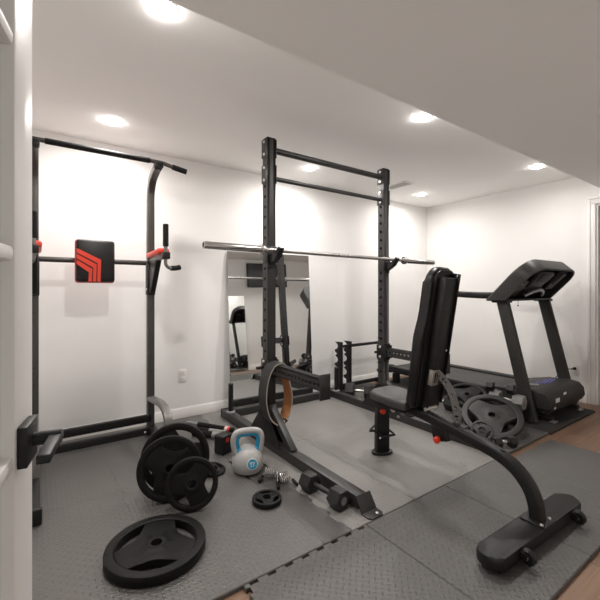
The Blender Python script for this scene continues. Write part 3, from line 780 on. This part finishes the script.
G = [
    ('dark hex dumbbell on the floor behind the curved bench adjuster', (2.80, 2.42, .055), (3.00, 2.33, .055), .11, 'hexr', 0),
    ('grey hex dumbbell on the floor beside the bench tube', (2.765, 1.97, .05), (2.86, 1.80, .05), .10, 'hexr', 0),
    ('black hex dumbbell lying by the far end of the treadmill deck', (2.82, 2.68, .055), (3.04, 2.62, .055), .11, 'hexr', 0),
    ('hex dumbbell half hidden under the big worn grey plate', (3.09, 1.82, .05), (3.20, 1.60, .05), .10, 'hexr', 0),
    ('bottom hex dumbbell of the stack beside the near treadmill upright', (3.36, 1.88, .065), (3.395, 1.60, .065), .128, 'hexr', 0),
    ('hex dumbbell with heads coloured lamplit pale in the middle of the stack', (3.40, 1.765, .187), (3.415, 1.57, .187), .113, 'hexg', 0),  # paler head colour stands in for light on the top faces
    ('small dark hex dumbbell topping the stack below the treadmill console', (3.375, 1.80, .285), (3.41, 1.635, .285), .078, 'hexr', 0),
    ('hex dumbbell behind the stack, next to the treadmill deck', (3.28, 2.36, .065), (3.27, 2.12, .065), .128, 'hexr', 0),
    ('small hex dumbbell lying across two others behind the curved adjuster', (3.30, 2.36, .174), (3.085, 2.38, .16), .088, 'hexr', 0),
    ('hex dumbbell under the back of the heap, by the treadmill deck', (3.08, 2.52, .066), (3.32, 2.56, .066), .13, 'hexr', 0),
    ('little hex dumbbell lying in front of the big worn grey plate', (2.775, 1.43, .036), (2.88, 1.375, .036), .07, 'hexr', 0),
]
for lb, a, b_, hd, mm, r in G: dumbbell(lb, a, b_, hd, mm, roll=r, handle='hexr' if 'topping' in lb else 'chrome')

# ------------------------------------------------------------------ dumbbell stand (notched plates with rails)
t = thing('dumbbell_stand', 'black notched dumbbell stand near the back wall, right of the mirror', 'stand', (3.1, 3.25, 0))
def notch(x):
    y0, y1 = 3.20, 3.315; pts = [(y1-.045, .0), (y0, .0), (y0, .565), (y1-.05, .565)]
    for k in range(3):
        zc = .515-.155*k
        pts.append((y1-.006, zc+.046))
        pts += [(y1-.002-.056*math.cos(A(q)), zc+.040*math.sin(A(q))) for q in (75, 50, 25, 0, -25, -50, -75)]
        pts += [(y1+.004, zc-.045), (y1-.012, zc-.075), (y1-.05, zc-.082)]
    pts.append((y1-.045, .12))
    w = B('black'); w.prism(pts, x-.013, x+.013, fr((0, 1, 0), (0, 0, 1), (1, 0, 0), (0, 0, .0)), .0015); w.box((x, 3.25, .012), (.04, .20, .022), bev=.003)
    w.build('notched_upright', None, t)
for x in (2.83, 2.965, 3.52): notch(x)
for z, y, nm in ((.515, 3.215, 'top_rail'), (.075, 3.215, 'lower_rail'), (.03, 3.32, 'lower_rail')):
    w = B('black'); w.beam((2.83, y, z), (3.53, y, z), .025, .032); w.build(nm, None, t)

# ------------------------------------------------------------------ foam grip bars and weight block
def foam_bar(label, p0, p1, r, end, band):
    p0, p1 = Vector(p0), Vector(p1); t = thing('padded_bar', label, 'exercise bar', p0, group='padded bars on the floor')
    w = B('foam'); w.rod(p0, p1, r, 18, .005); w.build('pad', None, t)
    d = (p1-p0).normalized()
    if end:
        w = B('silver'); w.rod(p0-d*.11, p0, r*.72, 16, .002); w.build('bare_end', None, t)
    if band:
        w = B('redpad'); w.rod(p1-d*.085, p1-d*.035, r+.0008, 18); bnd = w.build('red_band', None, t)
        w = B('white'); w.rod(p1-d*.08, p1-d*.055, r+.0016, 18); w.build('white_label', None, bnd)
    else:
        w = B('silver'); w.rod(p1-d*.16, p1-d*.01, r+.0012, 18); w.build('pale_label', None, t)
foam_bar('padded bar with bare silver end and red band, nearest the wall', (1.125, 3.10, .0205), (1.315, 2.80, .0205), .020, True, True)
foam_bar('thinner padded bar lying between the other two', (1.08, 3.02, .0165), (1.25, 2.79, .0165), .016, False, False)
foam_bar('thick padded bar with pale label, nearest the kettlebell', (1.02, 2.93, .0255), (1.235, 2.67, .0255), .025, False, False)
bm = T((1.092, 2.505, 0)) @ Matrix.Rotation(A(22), 4, 'Z')
t = thing('weight_block', 'upright black block with a red mark behind the kettlebell', 'weight', m=bm)
B('vinyl').box(bm @ Vector((0, 0, .067)), (.096, .09, .134), bm.to_3x3(), .012, 3).build('body', None, t)
w = B('redpad')
for k in range(3): w.box(bm @ Vector((-.012+k*.011, -.0455, .102-.003*k)), (.008, .0015, .030), bm.to_3x3() @ Matrix.Rotation(.25, 3, 'Y'))
w.build('red_mark', None, t)

# ------------------------------------------------------------------ adjustable bench
BX = 1.965
t = thing('weight_bench', 'black adjustable weight bench with its backrest raised, inside the rack', 'bench', (BX, 1.35, 0))
w = B('vinyl'); m = T((1.905, .812, .040)) @ Matrix.Rotation(A(-1.5), 4, 'Z')
ov = []
for cx, cy, a0 in ((.405-.045, .058-.045, 0), (-.405+.045, .058-.045, 90), (-.405+.045, -.058+.045, 180), (.405-.045, -.058+.045, 270)):
    for k in range(6): ov.append((cx+.045*math.cos(A(a0+18*k)), cy+.045*math.sin(A(a0+18*k))))
w.use('black'); w.prism(ov, -.020, .034, m, .015, 3); base = w.build('rear_foot', None, t)
for sx in (-1, 1):
    w = B('black'); w.box(m @ Vector((sx*.33, 0, -.030)), (.06, .08, .021), m.to_3x3(), .004); w.build('foot_pad', None, base)
for sx in (-.225, .27):
    w = B('black'); p = m @ Vector((sx, -.082, 0)); p.z = .044
    w.lathe([(0, -.014), (.026, -.014), (.032, -.008), (.032, .008), (.026, .014), (0, .014)], zto(m.to_3x3() @ Vector((1, 0, 0)), p), 28); wl = w.build('wheel', None, base)
    w = B('bolt'); w.lathe([(0, -.0185), (.008, -.0185), (.008, .0185), (0, .0185)], zto(m.to_3x3() @ Vector((1, 0, 0)), p), 14); w.build('axle', None, wl)
    for e in (-.019, .019):
        w = B('black'); w.beam(m @ Vector((sx+e, -.055, .010)), p+Vector((e*.98, -.004, .002)), .0035, .030, bev=.001); w.build('wheel_fork', None, base)
# plate where the neck meets the foot
w = B('black'); w.box((1.928, .805, .078), (.105, .11, .008), bev=.002); w.use('bolt')
for sx in (-.052, .052): bolt_on(w, (1.928+sx*.8, .77, .082), (0, 0, 1), .008, .008)
w.build('neck_plate', None, t)
neck = smooth([(BX-.035, .805, .08), (BX-.033, .815, .15), (BX-.03, .845, .215), (BX-.026, .905, .275), (BX-.02, .99, .312), (BX-.014, 1.10, .334), (BX-.008, 1.25, .357), (BX, 1.45, .385), (BX+.012, 1.70, .40), (BX+.02, 1.845, .40)], 6)
w = B('black'); w.bar(neck, .062, .056, up=(1, 0, 0), r=.015); w.build('main_tube', None, t)
w = B('dark'); w.lathe([(0, 0), (.011, 0), (.011, .007), (0, .008)], zto((0, -.25, 1), (BX-.02, .975, .338)), 16); w.build('tube_plug', None, t)
# front leg
lx, ly = 2.010, 1.850
w = B('black'); w.prism([(-.05, 0), (.05, 0), (.047, .23), (.034, .33), (.028, .40), (-.028, .40), (-.034, .33), (-.047, .23)], -.022, .022, fr((.94, -.342, 0), (0, 0, 1), (-.342, -.94, 0), (lx, ly, .016)), .006)
lg = w.build('front_leg', None, t)
w = B('black'); w.prism([(.075*math.cos(A(a))*1.05, .052*math.sin(A(a))) for a in range(0, 360, 15)], .002, .018, T((lx, ly, 0)) @ Matrix.Rotation(A(-20), 4, 'Z'), .004); w.build('foot_plate', None, lg)
fx = Vector((.94, -.342, 0)); fy = Vector((.342, .94, 0)); c = Vector((lx, ly, .125))
w = B('black')
w.rod(c+fx*.02-fy*.035-fx*.055, c-fy*.03+fx*.085+Vector((0, 0, .008)), .0085, 12); w.tube(smooth([c-fx*.105-fy*.02+Vector((0, 0, .05)), c-fx*.07-fy*.03+Vector((0, 0, .048)), c-fx*.035-fy*.036+Vector((0, 0, .02)), c-fx*.02-fy*.036+Vector((0, 0, -.005))], 4), .0085, 12)
w.rod(c-fx*.105-fy*.02+Vector((0, 0, .05)), c-fx*.03+fy*.06+Vector((0, 0, .05)), .0075, 12); w.rod(c+fx*.085-fy*.03+Vector((0, 0, .008)), c+fx*.05+fy*.05+Vector((0, 0, .04)), .0075, 12)
w.use('bolt')
for p in (c-fx*.112-fy*.02+Vector((0, 0, .05)), c-fx*.035-fy*.042+Vector((0, 0, .0)), c+fx*.092-fy*.03+Vector((0, 0, .01))): w.ball(p, .0075, n=8)
w.build('ankle_hook', None, lg)
def knob(p, dirv, par):
    w = B('red'); z = zto(dirv, p); w.lathe([(0, .008), (.012, .008), (.016, .014), (.020, .024), (.020, .038), (.013, .046), (0, .048)], z, 20); k = w.build('pull_knob', None, par)
    w = B('bolt'); w.rod(p, Vector(p)+Vector(dirv).normalized()*.012, .008, 12); w.build('pin', None, k)
knob((1.985, 1.833, .315), (-.45, -.85, 0), lg)
w = B('black'); w.box((1.962, 1.345, .312), (.04, .10, .10), Matrix.Rotation(-.3, 3, 'X'), .008); pb = w.build('lock_bracket', None, t)
knob((1.944, 1.345, .284), (-.9, -.25, -.1), pb)
# seat
w = B('seatv')
sp_ = [(-.112, -.20), (.112, -.20), (.135, -.13), (.134, .03), (.120, .09), (.065, .118), (-.065, .118), (-.120, .09), (-.134, .03), (-.132, -.13)]
ms = fr((1, 0, 0), (0, .9986, .052), (0, -.052, .9986), (1.985, 1.735, .437))
w.prism(sp_, -.03, .032, ms, .02, 3); st_ = w.build('seat', None, t)
w = B('black'); w.prism([(p[0]*.93, p[1]*.95) for p in sp_], -.040, -.0302, ms); w.build('seat_base', None, st_)
w = B('black'); w.prism([(1.60, .40), (1.90, .41), (1.84, .33), (1.66, .36)], BX-.02, BX+.02+.03, fr((0, 1, 0), (0, 0, 1), (1, 0, 0), (0, 0, 0)), .003); w.use('bolt')
w.rod((BX-.06, 1.655, .375), (BX+.09, 1.655, .375), .007, 12); bolt_on(w, (BX-.06, 1.655, .375), (-1, 0, 0), .016, .012); bolt_on(w, (BX-.05, 1.62, .34), (-1, 0, 0), .010, .01)
w.build('seat_bracket', None, t)
# backrest: local y along the back, z out of the back face
yb_, zb_, yt_, zt_ = 1.478, .425, 1.338, 1.292
al = Vector((0, yt_-yb_, zt_-zb_)); BL = al.length; al.normalize(); bk = Vector((1, 0, 0)).cross(al); bk = bk if bk.y < 0 else -bk
mb_ = fr(Vector((0, 1, 0)).cross(Vector((0, 0, 1))) if False else al.cross(bk), al, bk, (2.01, yb_, zb_))
def outline(wl, wu, L, r):
    p = [(-wl*.86, 0), (wl*.86, 0), (wl, .03), (wl, L*.50), (wl-(wl-wu)*.3, L*.56), (wu+(wl-wu)*.25, L*.62), (wu, L*.68), (wu, L-r)]
    p += [(wu-r+r*math.cos(A(a)), L-r+r*math.sin(A(a))) for a in range(15, 90, 15)]
    q = [(-x, y) for x, y in reversed(p[2:])]
    return p+q
w = B('vinyl'); w.prism(outline(.138, .116, BL, .10), -.066, -.004, mb_, .022, 4); bp_ = w.build('backrest', None, t)
w = B('black'); w.prism(outline(.112, .094, BL-.03, .06), -.004, .006, mb_ @ T((0, .012, 0)), .002); w.build('back_board', None, bp_)
w = B('black'); w.box(mb_ @ Vector((.004, BL*.47, .024)), (.130, BL*.92, .036), mb_.to_3x3(), .006)
w.box(mb_ @ Vector((.072, BL*.50, .030)), (.006, BL*.92, .052), mb_.to_3x3(), .002); w.box(mb_ @ Vector((-.064, BL*.47, .030)), (.006, BL*.90, .052), mb_.to_3x3(), .002)
for yy in (.72, .33, .17): w.box(mb_ @ Vector((.012, BL*yy, .0425)), (.12, .004, .003), mb_.to_3x3())
w.use('bolt')
for yy in (.945, .42, .21): bolt_on(w, mb_ @ Vector((.058 if yy > .4 else .05, BL*yy, .042)), bk, .007, .004)
w.build('back_frame', None, t)
w = B('plate_s'); w.box(mb_ @ Vector((-.045, BL*.245, .062)), (.06, .095, .006), mb_.to_3x3(), .002); w.box(mb_ @ Vector((-.072, BL*.245, .05)), (.006, .095, .03), mb_.to_3x3(), .001)
w.use('dark'); w.box(mb_ @ Vector((-.043, BL*.245, .0655)), (.030, .060, .0015), mb_.to_3x3()); w.use('plate_s'); w.box(mb_ @ Vector((-.042, BL*.245, .0668)), (.006, .05, .0015), mb_.to_3x3())
w.build('adjuster_catch', None, t)
w = B('bolt'); w.rod(mb_ @ Vector((-.075, .012, .045)), mb_ @ Vector((.03, .012, .045)), .012, 14); w.build('hinge_pin', None, t)
# perforated arc
w = B('perf'); ap = [(1.385, .655), (1.335, .622), (1.290, .565), (1.262, .497), (1.250, .425), (1.250, .350)]
ap = smooth([(0, y, z) for y, z in ap], 2); xa = BX+.016; hw_ = .0205
def arc_strip(w, x, nx):
    n_ = len(ap)-1
    for i in range(n_):
        p, q = ap[i], ap[i+1]; tg = (q-p); L_ = tg.length; tg.normalize(); sd = Vector((0, tg.z, -tg.y))
        mm = fr(sd*nx, tg, Vector((nx, 0, 0)), (x, p.y, p.z))
        w.holed(mm, hw_*2, [(0, L_, .0085 if i % 2 == 0 or True and i not in (0, n_-1) and i % 2 == 0 else 0)], .004, 16)
arc_strip(w, xa-.004, -1); arc_strip(w, xa+.004, 1)
def edge_pts(s):
    out = []
    for i, p in enumerate(ap):
        a, c = ap[max(i-1, 0)], ap[min(i+1, len(ap)-1)]; tg = (c-a).normalized(); out.append(p+Vector((0, tg.z, -tg.y))*hw_*s)
    return out
for s in (-1, 1): w.bar([Vector((xa, p.y, p.z)) for p in edge_pts(s)], .009, .003, up=(1, 0, 0), r=.001)
w.build('ladder_arc', None, t)
w = B('black'); w.box((xa, 1.25, .386), (.05, .12, .012), Matrix.Rotation(.12, 3, 'X'), .003); w.build('arc_mount', None, t)

# ------------------------------------------------------------------ treadmill
t = thing('treadmill', 'dark grey treadmill along the right wall', 'treadmill', (3.95, 2.3, 0))
XN, XF = 3.62, 4.39
w = B('plastic'); w.box(((XN+XF)/2, 2.56, .155), (XF-XN-.14, 1.30, .055), bev=.008)
w.use('orange'); w.box((XN+.045, 2.30, .165), (.004, .03, .018)); w.build('deck', None, t)
B('tbelt').box(((XN+XF)/2, 2.555, .187), (.50, 1.34, .008), bev=.003).build('running_belt', None, t)
for x in (XN+.055, XF-.055):
    w = B('plastic'); w.box((x, 2.56, .168), (.10, 1.34, .075), bev=.012); w.build('side_rail', None, t)
w = B('tgrey')
for x in (XN+.055, XF-.055): w.box((x, 3.235, .165), (.105, .09, .095), bev=.02)
w.rod((XN+.1, 3.225, .16), (XF-.1, 3.225, .16), .026, 16); w.build('rear_roller', None, t)
for x in (XN+.06, XF-.06):
    w = B('plastic'); w.box((x, 3.15, .060), (.06, .08, .12), bev=.01); w.build('rear_foot', None, t)
w = B('tgrey'); w.prism([(1.90, .105), (1.90, .20), (1.85, .226), (1.70, .258), (1.52, .278), (1.435, .263), (1.395, .22), (1.385, .15), (1.41, .105)], 3.60, 4.345, fr((0, 1, 0), (0, 0, 1), (1, 0, 0), (0, 0, 0)), .022, 3)
hd = w.build('motor_cover', None, t)
w = B('blue'); tp = fr((1, 0, 0), Vector((0, .17, -.016)).normalized(), Vector((0, .09, .98)).normalized(), (4.05, 1.60, .2745))
for k, (x_, y_, sx, sy) in enumerate(((0, 0, .30, .018), (.02, -.028, .26, .016), (-.03, .026, .24, .016), (-.10, .05, .14, .012))): w.box(tp @ Vector((x_, y_, .0006)), (sx, sy, .0018), tp.to_3x3() @ Matrix.Rotation(.16, 3, 'Z'))
w.use('hexg'); w.box(tp @ Vector((-.24, .03, .0006)), (.10, .10, .0015), tp.to_3x3() @ Matrix.Rotation(.3, 3, 'Z')); w.build('printed_badge', None, hd)
w = B('white'); w.box((3.70, 1.383, .20), (.075, .003, .035)); w.box((3.86, 1.386, .235), (.055, .003, .02)); w.box((3.66, 1.388, .145), (.035, .003, .03)); w.build('label', None, hd)
w = B('plastic'); w.box((3.97, 1.68, .088), (.70, .5, .035), bev=.01); w.build('belly_pan', None, t)
for x in (3.70, 4.27):
    w = B('tgrey'); w.beam((x, 1.42, .028), (x, 1.72, .075), .055, .035, bev=.006); w.use('silver'); w.box((x, 1.415, .007), (.075, .05, .013), bev=.004); w.build('front_foot', None, t)
w = B('plastic'); w.rod((3.55, 1.60, .045), (4.39, 1.60, .045), .02, 14); w.build('lift_axle', None, t)
lean = Vector((0, 1.765-1.515, 1.06)).normalized()
for x in (3.525, 4.375):
    w = B('tgrey'); w.bar([Vector((x, 1.5185, .0145)), Vector((x, 1.765, 1.06))], .105, .046, up=(1, 0, 0), r=.012); up_ = w.build('upright', None, t)
    w = B('plastic'); hs = 1 if x > 4 else -1
    w.bar(smooth([(x, 1.80, 1.105), (x, 1.95, 1.103), (x, 2.10, 1.108), (x, 2.22, 1.115)], 4), .058, .062, up=(0, 0, 1), r=.02); w.build('handrail', None, t)
w = B('black'); w.box((XR-.024, 1.585, .326), (.03, .026, .028), bev=.005); w.rod((XR-.039, 1.585, .326), (XR-.062, 1.60, .322), .007, 10)
w.tube(smooth([(XR-.06, 1.60, .322), (XR-.10, 1.64, .315), (XR-.13, 1.72, .22), (XR-.16, 1.80, .06), (XR-.20, 1.86, .012), (XR-.33, 1.9, .03)]), .0038, 8)
w.build('power_cord', None, t)
# console: a tilted hollow shell
sv = Vector((0, -.335, .355)).normalized(); nv = Vector((0, -sv.z, sv.y)); nv = -nv if nv.z > 0 else nv     # nv points down and forward
cm0 = fr((1, 0, 0), sv, nv, (3.925, 1.885, 1.072)); HW, SL = .465, .50
def cmap(x, s_, z): return cm0 @ Vector((x, s_+.944*z*max(0, 1-s_/SL), z))
cm = cm0
def cout(hw, s0, s1, r):
    p = [(-hw, s0), (hw, s0), (hw, s1-r)]
    p += [(hw-r+r*math.cos(A(a)), s1-r+r*math.sin(A(a))) for a in (15, 30, 45, 60, 75)]
    p += [(hw-r, s1), (-hw+r, s1)]
    p += [(-hw+r+r*math.cos(A(a)), s1-r+r*math.sin(A(a))) for a in (105, 120, 135, 150, 165)]
    return p+[(-hw, s1-r)]
w = B('tgrey'); po, pi = cout(HW, 0, SL, .20), cout(HW-.024, .0, SL-.024, .178); dep = .135
n_ = len(po); V = {}
for j, (pp, z) in enumerate(((po, .012), (po, dep-.008), ([(x*.993, .003+y*.994) for x, y in po], dep), (pi, dep), (pi, .03))):
    for i, (x, y) in enumerate(pp): V[i, j] = w.b.verts.new(cmap(x, y, z))
for j in range(4):
    for i in range(n_): w.face((V[i, j], V[(i+1) % n_, j], V[(i+1) % n_, j+1], V[i, j+1]))
top = [w.b.verts.new(cmap(x*.975, .008+y*.97, 0)) for x, y in po]
for i in range(n_): w.face((V[i, 0], V[(i+1) % n_, 0], top[(i+1) % n_], top[i]))
w.face(top); cs = w.build('console_shell', None, t)
w = B('plastic'); A1 = [w.b.verts.new(cmap(x, y, .055)) for x, y in pi]; A2 = [w.b.verts.new(cmap(x, y, .032)) for x, y in pi]; w.face(A1); w.face(A2[::-1])
for i in range(n_): w.face((A1[i], A1[(i+1) % n_], A2[(i+1) % n_], A2[i]))
w.build('back_panel', None, cs)
for c_, sz in (((-.08, .34, .085), (.30, .20, .05)), ((.29, .33, .08), (.17, .24, .04)), ((-.32, .22, .082), (.14, .20, .045))):
    w = B('plastic'); w.box(cm @ Vector(c_), sz, cm.to_3x3(), .02, 3); w.build('pod', None, cs)
for c_, sz in (((.29, .36, .102), (.10, .14, .012)), ((-.05, .37, .112), (.22, .10, .006))):
    w = B('tgrey'); w.box(cm @ Vector(c_), sz, cm.to_3x3(), .003); w.build('pod_cover', None, cs)
w = B('plastic'); w.box((3.925, 1.795, 1.064), (HW*2+.004, .185, .022), bev=.008, seg=3); w.build('console_base', None, t)
for x in (3.525, 4.375):
    w = B('plastic'); w.box((x, 1.772, 1.052), (.10, .15, .03), bev=.01); w.build('upright_collar', None, t)
w = B('silver'); w.tube(smooth([(3.80, 1.70, 1.10), (3.86, 1.66, 1.135), (3.97, 1.64, 1.155), (4.09, 1.66, 1.14), (4.16, 1.70, 1.105)], 5), .016, 12); w.build('cross_handle', None, t)
w = B('screen'); w.box(cm @ Vector((0, .33, -.004)), (.40, .16, .006), cm.to_3x3(), .002); w.build('display', None, cs)
w = B('black'); w.tube(smooth([(3.72, 1.72, 1.07), (3.722, 1.72, 1.035), (3.72, 1.721, 1.015)], 4), .0018, 6); w.use('dark'); w.box((3.72, 1.721, 1.008), (.018, .008, .012), bev=.002); w.build('safety_key', None, t)

# ------------------------------------------------------------------ world, camera, colour
wd = bpy.data.worlds.new('hall_light'); SC.world = wd; wd.use_nodes = True
wd.node_tree.nodes['Background'].inputs['Color'].default_value = (1, .96, .92, 1); wd.node_tree.nodes['Background'].inputs['Strength'].default_value = .6
cam = bpy.data.cameras.new('camera'); co = bpy.data.objects.new('camera', cam); C.objects.link(co); SC.camera = co
cam.sensor_fit = 'HORIZONTAL'; cam.sensor_width = 36; cam.lens = 376.5/600*36; cam.shift_y = -10/600; cam.clip_start = .02
az = math.atan2(.818, .575); co.location = (0, 0, 1.155); co.rotation_euler = (PI/2, 0, az-PI/2)
vs = SC.view_settings; vs.view_transform = 'Standard'; vs.look = 'None'; vs.exposure = 0; vs.gamma = 1; vs.use_curve_mapping = False
SC.cycles.use_denoising = True; SC.cycles.max_bounces = 10; SC.cycles.diffuse_bounces = 6; SC.cycles.glossy_bounces = 6
SC.cycles.sample_clamp_indirect = 8
